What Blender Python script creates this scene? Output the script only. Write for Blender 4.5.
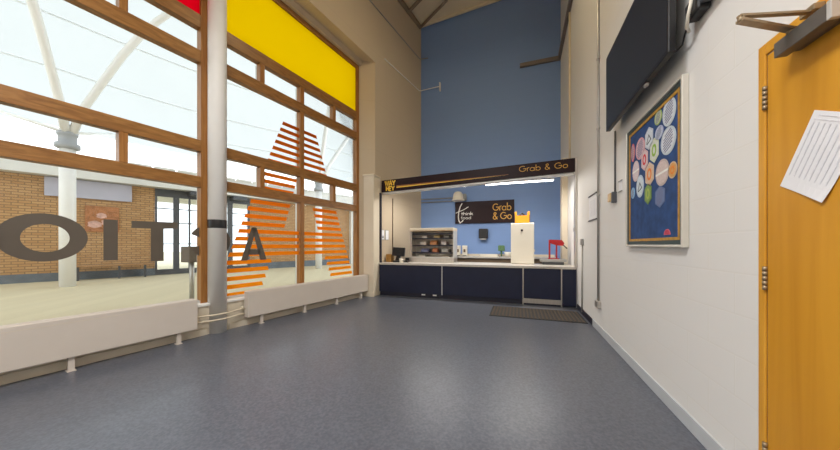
import bpy, bmesh, math, random
from mathutils import Vector, Matrix
S = bpy.context.scene
for o in list(bpy.data.objects): bpy.data.objects.remove(o)
C = S.collection
PI = math.pi
random.seed(4)

# ------------------------------------------------------------------ camera
cam_d = bpy.data.cameras.new('camera'); cam = bpy.data.objects.new('camera', cam_d); C.objects.link(cam)
cam.location = (0, 0, 1.25); cam.rotation_euler = (PI/2, 0, math.radians(19.29))
cam_d.sensor_fit = 'HORIZONTAL'; cam_d.sensor_width = 36.0
cam_d.lens = 36.0*280/840; cam_d.shift_y = -(225-245)/840.0
cam_d.clip_start = 0.02; cam_d.clip_end = 300
S.camera = cam
# ------------------------------------------------------------------ world, exposure
S.view_settings.view_transform = 'Standard'; S.view_settings.look = 'None'
S.view_settings.exposure = 0.95; S.view_settings.gamma = 1.0
S.view_settings.use_curve_mapping = False
W = bpy.data.worlds.new('overcast'); S.world = W; W.use_nodes = True
wn = W.node_tree.nodes; wl = W.node_tree.links
bg = wn['Background']
tcw = wn.new('ShaderNodeTexCoord'); nzw = wn.new('ShaderNodeTexNoise'); rpw = wn.new('ShaderNodeValToRGB')
nzw.inputs['Scale'].default_value = 2.5; nzw.inputs['Detail'].default_value = 4
rpw.color_ramp.elements[0].color = (0.90, 0.95, 1.0, 1); rpw.color_ramp.elements[1].color = (1, 1, 1, 1)
wl.new(tcw.outputs['Generated'], nzw.inputs['Vector']); wl.new(nzw.outputs['Fac'], rpw.inputs['Fac'])
wl.new(rpw.outputs['Color'], bg.inputs['Color']); bg.inputs['Strength'].default_value = 1.5
S.cycles.use_denoising = True
S.cycles.max_bounces = 10; S.cycles.diffuse_bounces = 6; S.cycles.transparent_max_bounces = 24
S.cycles.sample_clamp_indirect = 6.0
# added fill lights, out of view, that brighten the interior
def area(name, loc, sx, sy, power, col, rot=(0, 0, 0)):
    l = bpy.data.lights.new(name, 'AREA'); l.shape = 'RECTANGLE'; l.size = sx; l.size_y = sy
    l.energy = power; l.color = col
    o = bpy.data.objects.new(name, l); C.objects.link(o); o.location = loc; o.rotation_euler = rot
    return o
area('room_fill', (-1.5, 0.1, 5.0), 0.9, 1.4, 86, (1.0, 0.995, 0.985))
area('warm_fill', (-0.6, 4.2, 7.3), 0.8, 0.8, 32, (1.0, 0.82, 0.52))  # added warm fill, unseen, to tint the upper walls
area('room_fill', (-1.6, -1.6, 5.2), 2.2, 0.9, 64, (1.0, 0.995, 0.985))

# ------------------------------------------------------------------ materials
MATS = {}
def newmat(name):
    m = bpy.data.materials.new(name); m.use_nodes = True
    nt = m.node_tree; b = nt.nodes['Principled BSDF']
    return m, nt, b
def mat(name, col, rough=0.5, var=0.06, scale=8.0, metal=0.0, bump=0.0, spec=0.5, stretch=(1, 1, 1)):
    if name in MATS: return MATS[name]
    m, nt, b = newmat(name); N, L = nt.nodes, nt.links
    tc = N.new('ShaderNodeTexCoord'); mp = N.new('ShaderNodeMapping'); mp.inputs['Scale'].default_value = stretch
    nz = N.new('ShaderNodeTexNoise'); nz.inputs['Scale'].default_value = scale; nz.inputs['Detail'].default_value = 5
    L.new(tc.outputs['Object'], mp.inputs['Vector']); L.new(mp.outputs['Vector'], nz.inputs['Vector'])
    r = N.new('ShaderNodeValToRGB')
    r.color_ramp.elements[0].position = 0.3; r.color_ramp.elements[1].position = 0.7
    r.color_ramp.elements[0].color = tuple(max(0, c*(1-var)) for c in col)+(1,)
    r.color_ramp.elements[1].color = tuple(min(1, c*(1+var)) for c in col)+(1,)
    L.new(nz.outputs['Fac'], r.inputs['Fac']); L.new(r.outputs['Color'], b.inputs['Base Color'])
    b.inputs['Roughness'].default_value = rough; b.inputs['Metallic'].default_value = metal
    b.inputs['Specular IOR Level'].default_value = spec
    if bump:
        bp = N.new('ShaderNodeBump'); bp.inputs['Strength'].default_value = bump; bp.inputs['Distance'].default_value = 0.01
        L.new(nz.outputs['Fac'], bp.inputs['Height']); L.new(bp.outputs['Normal'], b.inputs['Normal'])
    MATS[name] = m
    return m
def planar_vec(nt, d):
    """vector (distance along d, height, 0) from the world position"""
    N, L = nt.nodes, nt.links
    g = N.new('ShaderNodeNewGeometry'); dp = N.new('ShaderNodeVectorMath'); dp.operation = 'DOT_PRODUCT'
    dp.inputs[1].default_value = d; L.new(g.outputs['Position'], dp.inputs[0])
    sx = N.new('ShaderNodeSeparateXYZ'); L.new(g.outputs['Position'], sx.inputs[0])
    cb = N.new('ShaderNodeCombineXYZ'); L.new(dp.outputs['Value'], cb.inputs[0]); L.new(sx.outputs['Z'], cb.inputs[1])
    return cb.outputs[0]
def brickmat(name, d, c1, c2, mortar, bw, bh, ms, rough=0.7, bump=0.3, spec=0.3, noise=0.0):
    m, nt, b = newmat(name); N, L = nt.nodes, nt.links
    v = planar_vec(nt, d)
    br = N.new('ShaderNodeTexBrick'); br.inputs['Scale'].default_value = 1.0
    br.inputs['Brick Width'].default_value = bw; br.inputs['Row Height'].default_value = bh
    br.inputs['Mortar Size'].default_value = ms; br.inputs['Mortar Smooth'].default_value = 0.3
    br.inputs['Color1'].default_value = c1+(1,); br.inputs['Color2'].default_value = c2+(1,); br.inputs['Mortar'].default_value = mortar+(1,)
    L.new(v, br.inputs['Vector'])
    nz = N.new('ShaderNodeTexNoise'); nz.inputs['Scale'].default_value = 1.3; nz.inputs['Detail'].default_value = 6
    L.new(v, nz.inputs['Vector'])
    mx = N.new('ShaderNodeMix'); mx.data_type = 'RGBA'; mx.blend_type = 'MULTIPLY'; mx.inputs[0].default_value = noise
    L.new(br.outputs['Color'], mx.inputs[6]); L.new(nz.outputs['Fac'], mx.inputs[7])
    L.new(mx.outputs[2], b.inputs['Base Color'])
    bp = N.new('ShaderNodeBump'); bp.inputs['Strength'].default_value = bump; bp.inputs['Distance'].default_value = 0.004; bp.invert = True
    L.new(br.outputs['Fac'], bp.inputs['Height']); L.new(bp.outputs['Normal'], b.inputs['Normal'])
    b.inputs['Roughness'].default_value = rough; b.inputs['Specular IOR Level'].default_value = spec
    MATS[name] = m; return m
def woodmat(name, c1, c2, rough, axis, freq, dist=3.0, spec=0.4):
    """grain running along the given axis (0,1,2) of the object"""
    m, nt, b = newmat(name); N, L = nt.nodes, nt.links
    tc = N.new('ShaderNodeTexCoord'); mp = N.new('ShaderNodeMapping')
    sc = [freq]*3; sc[axis] = freq*0.07; mp.inputs['Scale'].default_value = sc
    nz = N.new('ShaderNodeTexNoise'); nz.inputs['Scale'].default_value = 1.0; nz.inputs['Detail'].default_value = 8; nz.inputs['Distortion'].default_value = dist*0.3
    L.new(tc.outputs['Object'], mp.inputs['Vector']); L.new(mp.outputs['Vector'], nz.inputs['Vector'])
    r = N.new('ShaderNodeValToRGB'); r.color_ramp.elements[0].position = 0.32; r.color_ramp.elements[1].position = 0.68
    r.color_ramp.elements[0].color = c1+(1,); r.color_ramp.elements[1].color = c2+(1,)
    L.new(nz.outputs['Fac'], r.inputs['Fac']); L.new(r.outputs['Color'], b.inputs['Base Color'])
    b.inputs['Roughness'].default_value = rough; b.inputs['Specular IOR Level'].default_value = spec
    MATS[name] = m; return m
def glassmat(name, tint, refl=1.0):
    m = bpy.data.materials.new(name); m.use_nodes = True; nt = m.node_tree; N, L = nt.nodes, nt.links
    for n in list(N): N.remove(n)
    out = N.new('ShaderNodeOutputMaterial'); mx = N.new('ShaderNodeMixShader'); tr = N.new('ShaderNodeBsdfTransparent')
    gl = N.new('ShaderNodeBsdfGlossy'); gl.inputs['Roughness'].default_value = 0.02
    fr = N.new('ShaderNodeFresnel'); fr.inputs['IOR'].default_value = 1.3
    mu = N.new('ShaderNodeMath'); mu.operation = 'MULTIPLY'; mu.inputs[1].default_value = refl
    tr.inputs['Color'].default_value = tint+(1,)
    L.new(fr.outputs[0], mu.inputs[0]); L.new(mu.outputs[0], mx.inputs[0]); L.new(tr.outputs[0], mx.inputs[1]); L.new(gl.outputs[0], mx.inputs[2])
    L.new(mx.outputs[0], out.inputs['Surface']); MATS[name] = m; return m
def translucentmat(name, col, trans, mixfac, seam=None, rough=0.6):
    m = bpy.data.materials.new(name); m.use_nodes = True; nt = m.node_tree; N, L = nt.nodes, nt.links
    for n in list(N): N.remove(n)
    out = N.new('ShaderNodeOutputMaterial'); mx = N.new('ShaderNodeMixShader')
    df = N.new('ShaderNodeBsdfDiffuse'); tl = N.new('ShaderNodeBsdfTranslucent')
    tc = N.new('ShaderNodeTexCoord'); nz = N.new('ShaderNodeTexNoise'); nz.inputs['Scale'].default_value = 1.5
    L.new(tc.outputs['Object'], nz.inputs['Vector'])
    def ramp(c):
        r = N.new('ShaderNodeValToRGB'); r.color_ramp.elements[0].color = tuple(x*0.96 for x in c)+(1,); r.color_ramp.elements[1].color = c+(1,)
        L.new(nz.outputs['Fac'], r.inputs['Fac']); return r.outputs['Color']
    L.new(ramp(col), df.inputs['Color']); L.new(ramp(trans), tl.inputs['Color'])
    mx.inputs[0].default_value = mixfac
    L.new(df.outputs[0], mx.inputs[1]); L.new(tl.outputs[0], mx.inputs[2]); L.new(mx.outputs[0], out.inputs['Surface'])
    MATS[name] = m; return m
def emitmat(name, col, st):
    m, nt, b = newmat(name)
    b.inputs['Base Color'].default_value = col+(1,); b.inputs['Emission Color'].default_value = col+(1,); b.inputs['Emission Strength'].default_value = st
    MATS[name] = m; return m

# left wall runs 9.2 degrees off the room's long axis
A = math.radians(9.2056)
UL = (math.sin(A), math.cos(A), 0.0); NL = (math.cos(A), -math.sin(A), 0.0)
ML = Matrix(((NL[0], UL[0], 0, NL[0]*-4.48), (NL[1], UL[1], 0, NL[1]*-4.48), (0, 0, 1, 0), (0, 0, 0, 1)))   # local (d into room, s along, z)
# street building: face runs from PB along DB, NB points to the window wall
PB = Vector((-15.67, 4.02, 0)); DB = Vector((0.383, 0.924, 0)).normalized(); NB = Vector((DB.y, -DB.x, 0))
ME = Matrix(((NB.x, DB.x, 0, PB.x), (NB.y, DB.y, 0, PB.y), (0, 0, 1, 0), (0, 0, 0, 1)))
MI = Matrix.Identity(4)

m_white = mat('white_paint', (0.80, 0.79, 0.76), 0.5, 0.02, 6)
m_cream = mat('cream_paint', (0.74, 0.66, 0.52), 0.6, 0.03, 3)
m_left = brickmat('cream_plaster_block', UL, (0.56, 0.465, 0.34), (0.555, 0.46, 0.337), (0.525, 0.435, 0.32), 2.4, 1.2, 0.008, 0.75, 0.15, 0.2, 0.0)
m_right = brickmat('white_painted_block', (0, 1, 0), (0.75, 0.745, 0.725), (0.745, 0.74, 0.72), (0.74, 0.73, 0.70), 0.44, 0.22, 0.005, 0.55, 0.2, 0.4, 0.0)
m_blue = brickmat('blue_painted_block', (1, 0, 0), (0.205, 0.325, 0.61), (0.203, 0.322, 0.605), (0.195, 0.31, 0.585), 0.44, 0.22, 0.005, 0.6, 0.25, 0.3, 0.0)
m_dado = mat('dado_cream', (0.66, 0.59, 0.47), 0.6, 0.04, 4)
m_skirt = mat('grey_skirting', (0.50, 0.53, 0.56), 0.45, 0.04, 6)
m_roof = mat('ceiling_panel', (0.74, 0.65, 0.48), 0.7, 0.04, 1.5)
m_steel_brown = mat('brown_steel', (0.16, 0.11, 0.07), 0.5, 0.1, 6)
m_roofsteel = mat('roof_steel', (0.26, 0.20, 0.14), 0.5, 0.1, 6)
m_wood = woodmat('frame_wood', (0.21, 0.088, 0.022), (0.34, 0.16, 0.045), 0.35, 1, 26)
m_woodv = woodmat('frame_wood_upright', (0.25, 0.10, 0.022), (0.38, 0.17, 0.045), 0.35, 2, 26)
m_door = woodmat('oak_veneer', (0.56, 0.245, 0.014), (0.67, 0.32, 0.026), 0.4, 2, 9)
m_doorf = woodmat('oak_frame', (0.60, 0.27, 0.02), (0.72, 0.36, 0.04), 0.38, 2, 14)
m_glass = glassmat('window_glass', (0.97, 0.985, 0.98), 0.55)
m_glass_dark = glassmat('screen_glass', (0.9, 0.93, 0.95), 0.8)
m_alu = mat('pale_aluminium', (0.62, 0.62, 0.60), 0.4, 0.04, 10, 0.3)
m_yellow = translucentmat('yellow_translucent', (0.95, 0.72, 0.005), (1.0, 0.82, 0.005), 0.88)
m_red = translucentmat('red_translucent', (0.85, 0.012, 0.08), (0.95, 0.012, 0.09), 0.85)
def stripemat():
    m = translucentmat('orange_film', (1.0, 0.4, 0.02), (1.0, 0.4, 0.02), 0.45)
    N, L = m.node_tree.nodes, m.node_tree.links
    g = N.new('ShaderNodeNewGeometry'); sx = N.new('ShaderNodeSeparateXYZ'); mr = N.new('ShaderNodeMapRange')
    mr.inputs['From Min'].default_value = 0.5; mr.inputs['From Max'].default_value = 3.5
    r = N.new('ShaderNodeValToRGB'); e = r.color_ramp.elements     # film colour runs from amber at the foot to deep orange at the tip
    e[0].color = (1.0, 0.46, 0.02, 1); e[1].color = (0.58, 0.13, 0.012, 1)
    e.new(0.4).color = (1.0, 0.33, 0.02, 1)
    L.new(g.outputs['Position'], sx.inputs[0]); L.new(sx.outputs['Z'], mr.inputs['Value']); L.new(mr.outputs[0], r.inputs['Fac'])
    for n in N:
        if n.type in ('BSDF_DIFFUSE', 'BSDF_TRANSLUCENT'): L.new(r.outputs['Color'], n.inputs['Color'])
    return m
m_orange = stripemat()
m_letter = mat('taupe_film', (0.105, 0.085, 0.065), 0.5, 0.05, 5)
m_rad = mat('radiator_enamel', (0.62, 0.56, 0.50), 0.4, 0.02, 4)
m_navy = mat('navy_laminate', (0.015, 0.019, 0.045), 0.38, 0.08, 4, spec=0.35)
m_kick = mat('dark_kick', (0.012, 0.012, 0.025), 0.5, 0.1, 5)
m_top = mat('stone_worktop', (0.55, 0.52, 0.48), 0.35, 0.08, 40)
m_steel = mat('brushed_steel', (0.58, 0.55, 0.51), 0.32, 0.06, 30, 0.75, 0, 0.5, (1, 1, 0.1))
m_closer = mat('dull_closer_metal', (0.20, 0.185, 0.17), 0.42, 0.06, 30, 0.6)
m_brassy = mat('dull_brass', (0.36, 0.28, 0.18), 0.4, 0.08, 30, 0.6)
m_black = mat('black_plastic', (0.012, 0.012, 0.014), 0.35, 0.1, 8)
m_blackg = mat('black_gloss', (0.012, 0.014, 0.018), 0.12, 0.05, 4)
m_sign = mat('aubergine_panel', (0.020, 0.009, 0.012), 0.42, 0.08, 3, spec=0.18)
m_gold = mat('gold_lettering', (0.75, 0.42, 0.07), 0.45, 0.03, 10)
m_goldb = mat('bright_yellow_lettering', (0.90, 0.58, 0.06), 0.45, 0.03, 10)
m_copper = mat('copper_brown_band', (0.30, 0.11, 0.03), 0.4, 0.05, 5)
m_whiteg = mat('white_enamel', (0.78, 0.74, 0.64), 0.35, 0.02, 3)
m_paper = mat('paper', (0.82, 0.83, 0.86), 0.7, 0.02, 10)
m_print = mat('grey_print', (0.74, 0.75, 0.80), 0.7, 0.1, 60)
m_printd = mat('dark_print', (0.10, 0.10, 0.12), 0.7, 0.1, 60)
m_orangep = mat('orange_plastic', (0.90, 0.36, 0.02), 0.4, 0.05, 5)
m_redp = mat('red_enamel', (0.42, 0.015, 0.02), 0.3, 0.05, 5)
m_grey = mat('grey_plastic', (0.32, 0.32, 0.31), 0.45, 0.05, 5)
m_dgrey = mat('dark_grey_steel', (0.07, 0.075, 0.085), 0.45, 0.08, 5)
m_brown = mat('brown_cardboard', (0.34, 0.17, 0.035), 0.7, 0.12, 14)
m_beige = mat('beige_plastic', (0.70, 0.50, 0.24), 0.45, 0.05, 6)
m_green = mat('green_sponge', (0.10, 0.20, 0.09), 0.8, 0.2, 30)
m_pipe = mat('cream_pipe', (0.66, 0.58, 0.44), 0.4, 0.04, 8)
m_cond = mat('steel_conduit', (0.42, 0.41, 0.39), 0.4, 0.06, 12, 0.5)
m_trunk = mat('bronze_trunking', (0.17, 0.145, 0.13), 0.5, 0.08, 8)
m_lamp = emitmat('tube_glow', (1.0, 0.97, 0.93), 5.0)
m_brick_out = brickmat('buff_brick', tuple(DB), (0.50, 0.31, 0.155), (0.41, 0.235, 0.11), (0.24, 0.16, 0.09), 0.26, 0.088, 0.012, 0.85, 0.6, 0.1, 0.0)
m_plinth = mat('slate_plinth', (0.13, 0.15, 0.17), 0.8, 0.15, 3)
m_pave = brickmat('paving', (0.8, 0.6, 0), (0.72, 0.64, 0.45), (0.68, 0.60, 0.42), (0.63, 0.56, 0.39), 0.4, 0.2, 0.006, 0.85, 0.1, 0.1, 0.2)
m_mem = translucentmat('canopy_membrane', (0.64, 0.66, 0.66), (0.42, 0.445, 0.45), 0.72)
m_seam = translucentmat('canopy_seam', (0.9, 0.9, 0.88), (0.92, 0.93, 0.92), 0.8)
m_mast = mat('white_mast', (0.80, 0.80, 0.78), 0.4, 0.02, 4)
m_mastg = mat('grey_collar', (0.35, 0.37, 0.39), 0.5, 0.05, 6)
m_fascia = mat('pale_fascia', (0.66, 0.66, 0.63), 0.6, 0.03, 2)
m_lilac = mat('lilac_grey', (0.42, 0.42, 0.50), 0.5, 0.05, 2)
m_mural = mat('mural_ground', (0.36, 0.15, 0.06), 0.8, 0.3, 6)
m_bench = mat('bench_timber', (0.36, 0.20, 0.09), 0.6, 0.1, 10)
m_screen = mat('tv_screen', (0.024, 0.024, 0.028), 0.3, 0.03, 2, spec=0.35)
m_rubber = mat('black_rubber', (0.014, 0.014, 0.014), 0.7, 0.1, 20)
m_matrib = mat('brown_mat_rib', (0.075, 0.055, 0.040), 0.85, 0.2, 60)
m_navyfelt = mat('blue_felt', (0.020, 0.062, 0.19), 0.9, 0.25, 12)
m_boardgold = mat('gold_border', (0.46, 0.25, 0.04), 0.6, 0.2, 30)
m_darktrim = mat('dark_green_trim', (0.035, 0.055, 0.055), 0.5, 0.1, 10)
m_alub = mat('board_aluminium', (0.66, 0.63, 0.56), 0.35, 0.03, 10, 0.25)
def floormat():
    m, nt, b = newmat('speckled_vinyl'); N, L = nt.nodes, nt.links
    tc = N.new('ShaderNodeTexCoord')
    n1 = N.new('ShaderNodeTexNoise'); n1.inputs['Scale'].default_value = 55; n1.inputs['Detail'].default_value = 6
    n2 = N.new('ShaderNodeTexNoise'); n2.inputs['Scale'].default_value = 1.6; n2.inputs['Detail'].default_value = 7; n2.inputs['Roughness'].default_value = 0.7
    L.new(tc.outputs['Object'], n1.inputs['Vector']); L.new(tc.outputs['Object'], n2.inputs['Vector'])
    r = N.new('ShaderNodeValToRGB'); e = r.color_ramp.elements
    e[0].position = 0.36; e[0].color = (0.076, 0.085, 0.109, 1); e[1].position = 0.66; e[1].color = (0.120, 0.130, 0.160, 1)
    L.new(n1.outputs['Fac'], r.inputs['Fac'])
    r2 = N.new('ShaderNodeMapRange'); r2.inputs['From Min'].default_value = 0.3; r2.inputs['From Max'].default_value = 0.7
    r2.inputs['To Min'].default_value = 0.94; r2.inputs['To Max'].default_value = 1.05
    L.new(n2.outputs['Fac'], r2.inputs['Value'])
    mx = N.new('ShaderNodeVectorMath'); mx.operation = 'SCALE'; L.new(r.outputs['Color'], mx.inputs[0]); L.new(r2.outputs[0], mx.inputs['Scale'])
    L.new(mx.outputs[0], b.inputs['Base Color'])
    r3 = N.new('ShaderNodeMapRange'); r3.inputs['From Min'].default_value = 0.3; r3.inputs['From Max'].default_value = 0.7
    r3.inputs['To Min'].default_value = 0.30; r3.inputs['To Max'].default_value = 0.36
    L.new(n2.outputs['Fac'], r3.inputs['Value']); L.new(r3.outputs[0], b.inputs['Roughness'])
    b.inputs['Specular IOR Level'].default_value = 0.5
    return m
m_floor = floormat()

# ------------------------------------------------------------------ mesh helpers
class MB:
    def __init__(s, M=MI): s.bm = bmesh.new(); s.M = M
    def v(s, p): return s.bm.verts.new(s.M @ Vector(p))
    def box(s, x0, x1, y0, y1, z0, z1, bev=0.0, R=None):
        vs = [s.bm.verts.new(Vector((x, y, z))) for x in (x0, x1) for y in (y0, y1) for z in (z0, z1)]
        fs = [s.bm.faces.new([vs[i] for i in q]) for q in ((0, 1, 3, 2), (4, 6, 7, 5), (0, 4, 5, 1), (2, 3, 7, 6), (0, 2, 6, 4), (1, 5, 7, 3))]
        allv = set(vs)
        if bev:
            es = list({e for f in fs for e in f.edges})
            r = bmesh.ops.bevel(s.bm, geom=es, offset=bev, segments=2, affect='EDGES', profile=0.5)
            allv = {v for v in allv if v.is_valid} | set(r['verts'])
        M = s.M @ R if R is not None else s.M
        for v in allv: v.co = M @ v.co
        return s
    def prism(s, pts, vec):
        """closed polygon pts (3-D, local), extruded by vec"""
        a = [s.v(p) for p in pts]; b = [s.v(Vector(p)+Vector(vec)) for p in pts]
        n = len(a)
        s.bm.faces.new(a[::-1]); s.bm.faces.new(b)
        for i in range(n): s.bm.faces.new((a[i], a[(i+1) % n], b[(i+1) % n], b[i]))
        return s
    def tube(s, pts, r, seg=10, caps=True):
        P = [Vector(p) for p in pts]; rings = []; up = None
        rs = r if isinstance(r, (list, tuple)) else [r]*len(P)
        for i, p in enumerate(P):
            t = (P[min(i+1, len(P)-1)]-P[max(i-1, 0)]).normalized()
            if up is None:
                up = Vector((0, 0, 1)) if abs(t.z) < 0.9 else Vector((1, 0, 0))
            x = t.cross(up).normalized(); y = x.cross(t).normalized(); up = y
            rings.append([s.v(p+x*math.cos(2*PI*k/seg)*rs[i]+y*math.sin(2*PI*k/seg)*rs[i]) for k in range(seg)])
        for a, b in zip(rings, rings[1:]):
            for k in range(seg):
                s.bm.faces.new((a[k], a[(k+1) % seg], b[(k+1) % seg], b[k])).smooth = True
        if caps: s.bm.faces.new(rings[0][::-1]); s.bm.faces.new(rings[-1])
        return s
    def lathe(s, prof, c=(0, 0, 0), seg=24, axis='z'):
        rings = []
        for r, h in prof:
            ring = []
            for k in range(seg):
                x, y = r*math.cos(2*PI*k/seg), r*math.sin(2*PI*k/seg)
                p = (x, y, h) if axis == 'z' else ((h, x, y) if axis == 'x' else (x, h, y))
                ring.append(s.v(Vector(c)+Vector(p)))
            rings.append(ring)
        for a, b in zip(rings, rings[1:]):
            for k in range(seg): s.bm.faces.new((a[k], a[(k+1) % seg], b[(k+1) % seg], b[k])).smooth = True
        s.bm.faces.new(rings[0][::-1]); s.bm.faces.new(rings[-1])
        return s
    def ribbon(s, pl, w, O, a, b, thick, closed=False):
        """flat stroke along the 2-D polyline pl in the plane O + x*a + y*b, standing off by thick"""
        O, a, b = Vector(O), Vector(a), Vector(b); n = a.cross(b).normalized()
        P = [Vector((p[0], p[1])) for p in pl]; m = len(P); Lp, Rp = [], []
        for i in range(m):
            if closed: d0, d1 = P[i]-P[i-1], P[(i+1) % m]-P[i]
            else: d0, d1 = P[i]-P[max(i-1, 0)], P[min(i+1, m-1)]-P[i]
            if d0.length < 1e-9: d0 = d1
            if d1.length < 1e-9: d1 = d0
            d0, d1 = d0.normalized(), d1.normalized(); t = d0+d1
            t = t.normalized() if t.length > 1e-6 else d0
            nn = Vector((-t.y, t.x)); k = 1/max(0.5, abs(nn.dot(Vector((-d0.y, d0.x)))))
            Lp.append(P[i]+nn*w/2*k); Rp.append(P[i]-nn*w/2*k)
        def mk(q, h): return s.v(O+a*q.x+b*q.y+n*h)
        r = range(m if closed else m-1)
        lt = [mk(q, thick) for q in Lp]; rt = [mk(q, thick) for q in Rp]; lb = [mk(q, 0) for q in Lp]; rb = [mk(q, 0) for q in Rp]
        for i in r:
            j = (i+1) % m
            for f in ((rt[i], rt[j], lt[j], lt[i]), (lt[i], lt[j], lb[j], lb[i]), (rb[i], rb[j], rt[j], rt[i]), (lb[i], lb[j], rb[j], rb[i])):
                try: s.bm.faces.new(f)
                except ValueError: pass
        return s
    def build(s, name, m, parent=None):
        bmesh.ops.recalc_face_normals(s.bm, faces=s.bm.faces)
        org = Vector((0, 0, 0))
        if parent is not None:
            p = parent
            while p is not None: org += p.location; p = p.parent
        else:
            if s.bm.verts:
                cs = [v.co for v in s.bm.verts]
                org = Vector((sum(c.x for c in cs)/len(cs), sum(c.y for c in cs)/len(cs), min(c.z for c in cs)))
        for v in s.bm.verts: v.co -= org
        me = bpy.data.meshes.new(name); s.bm.to_mesh(me); s.bm.free(); me.materials.append(m)
        o = bpy.data.objects.new(name, me); C.objects.link(o)
        if parent is not None: o.parent = parent
        else: o.location = org
        return o
def tag(o, label, cat, group=None):
    o['label'] = label; o['category'] = cat
    if group: o['group'] = group
    return o
def thing(name, label, cat, loc, group=None):
    o = bpy.data.objects.new(name, None); C.objects.link(o); o.location = loc; o.empty_display_size = 0.1
    return tag(o, label, cat, group)
def root(name, loc):
    o = bpy.data.objects.new(name, None); C.objects.link(o); o.location = loc; o['kind'] = 'structure'; return o
def struct(o): o['kind'] = 'structure'; return o
def Lp(d, s, z): return ML @ Vector((d, s, z))
def Ep(q, t, z): return ME @ Vector((q, t, z))
def arc(cx, cy, r, a0, a1, n=14, ry=None):
    ry = ry or r
    return [(cx+r*math.cos(math.radians(a0+(a1-a0)*i/n)), cy+ry*math.sin(math.radians(a0+(a1-a0)*i/n))) for i in range(n+1)]
def circ(cx, cy, r): return arc(cx, cy, r, 0, 360, 22)[:-1]
GLY = {   # advance, [(polyline, closed)]
 'G': (0.98, [(arc(.45, .47, .43, 48, 360, 22)+[(.50, .47)], 0)]),
 'r': (0.36, [([(.06, 0), (.06, .6)], 0), ([(.06, .38), (.13, .53), (.22, .59), (.32, .59)], 0)]),
 'a': (0.74, [(circ(.33, .29, .27), 1), ([(.60, 0), (.60, .58)], 0)]),
 'b': (0.74, [([(.07, 0), (.07, 1.0)], 0), (circ(.34, .29, .27), 1)]),
 'd': (0.74, [(circ(.33, .29, .27), 1), ([(.60, 0), (.60, 1.0)], 0)]),
 'o': (0.68, [(circ(.32, .29, .27), 1)]),
 '&': (0.80, [([(.70, 0), (.24, .60), (.18, .74), (.24, .87), (.36, .92), (.48, .86), (.50, .74), (.42, .62), (.18, .42), (.09, .28), (.10, .14), (.20, .04), (.34, .01), (.50, .08), (.68, .36)], 0)]),
 't': (0.40, [([(.18, 0), (.18, .85)], 0), ([(.02, .58), (.36, .58)], 0)]),
 'h': (0.58, [([(.07, 0), (.07, 1.0)], 0), ([(.07, .30)]+arc(.28, .36, .21, 170, 0, 8)+[(.49, 0)], 0)]),
 'n': (0.58, [([(.07, 0), (.07, .6)], 0), ([(.07, .30)]+arc(.28, .36, .21, 170, 0, 8)+[(.49, 0)], 0)]),
 'i': (0.18, [([(.08, 0), (.08, .58)], 0), ([(.08, .76), (.08, .88)], 0)]),
 'k': (0.52, [([(.07, 0), (.07, 1.0)], 0), ([(.07, .22), (.44, .58)], 0), ([(.20, .35), (.46, 0)], 0)]),
 'f': (0.36, [([(.14, 0), (.14, .78)]+arc(.28, .80, .14, 180, 80, 5), 0), ([(.0, .58), (.30, .58)], 0)]),
 'W': (1.05, [([(.02, .95), (.27, 0), (.50, .85), (.73, 0), (.98, .95)], 0)]),
 'A': (0.85, [([(.03, 0), (.40, .95), (.77, 0)], 0), ([(.18, .32), (.62, .32)], 0)]),
 'Y': (0.80, [([(.02, .95), (.38, .45), (.74, .95)], 0), ([(.38, .45), (.38, 0)], 0)]),
 'H': (0.75, [([(.08, 0), (.08, .95)], 0), ([(.62, 0), (.62, .95)], 0), ([(.08, .48), (.62, .48)], 0)]),
 'E': (0.62, [([(.55, .92), (.08, .92), (.08, .03), (.55, .03)], 0), ([(.08, .48), (.48, .48)], 0)]),
 ' ': (0.34, []),
}
def text_width(t): return sum(GLY[c][0] for c in t)
def text(mb, t, O, a, b, h, w, thick=0.004, fit=None):
    """stroke lettering; fit = total width"""
    O, a, b = Vector(O), Vector(a), Vector(b); sx = (fit/(text_width(t)) if fit else h); x = 0
    for ch in t:
        adv, pls = GLY[ch]
        for pl, cl in pls: mb.ribbon([((x+p[0])*sx, p[1]*h) for p in pl], w, O, a, b, thick, bool(cl))
        x += adv
    return mb

# ================================================================== STRUCTURE
YB = 8.5; XR = 1.1; YF = -4.2
ZW = 5.62   # window head
struct(MB().prism([(-5.3, YF, -0.1), (XR+0.2, YF, -0.1), (XR+0.2, YB+0.2, -0.1), (-2.8, YB+0.2, -0.1), tuple(Lp(-0.25, 8.0, -0.1)), tuple(Lp(-0.25, -3.6, -0.1))], (0, 0, 0.1)).build('floor', m_floor))
struct(MB().box(XR, XR+0.2, YF, YB+0.2, 0, 8.9).build('wall_right', m_right))
struct(MB().box(-3.4, XR, YB, YB+0.2, 0, 8.9).build('wall_back', m_blue))
struct(MB().box(-6.2, XR, YF-0.2, YF, 0, 8.9).build('wall_rear', m_cream))
# roof deck, rising slightly to the right
zr = lambda x: 8.23+0.081*(x+2.975)
struct(MB().prism([(-6.2, YF-0.2, zr(-6.2)), (XR+0.2, YF-0.2, zr(XR+0.2)), (XR+0.2, YB+0.2, zr(XR+0.2)), (-6.2, YB+0.2, zr(-6.2))], (0, 0, 0.15)).build('ceiling', m_roof))
S0 = -3.6
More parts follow.
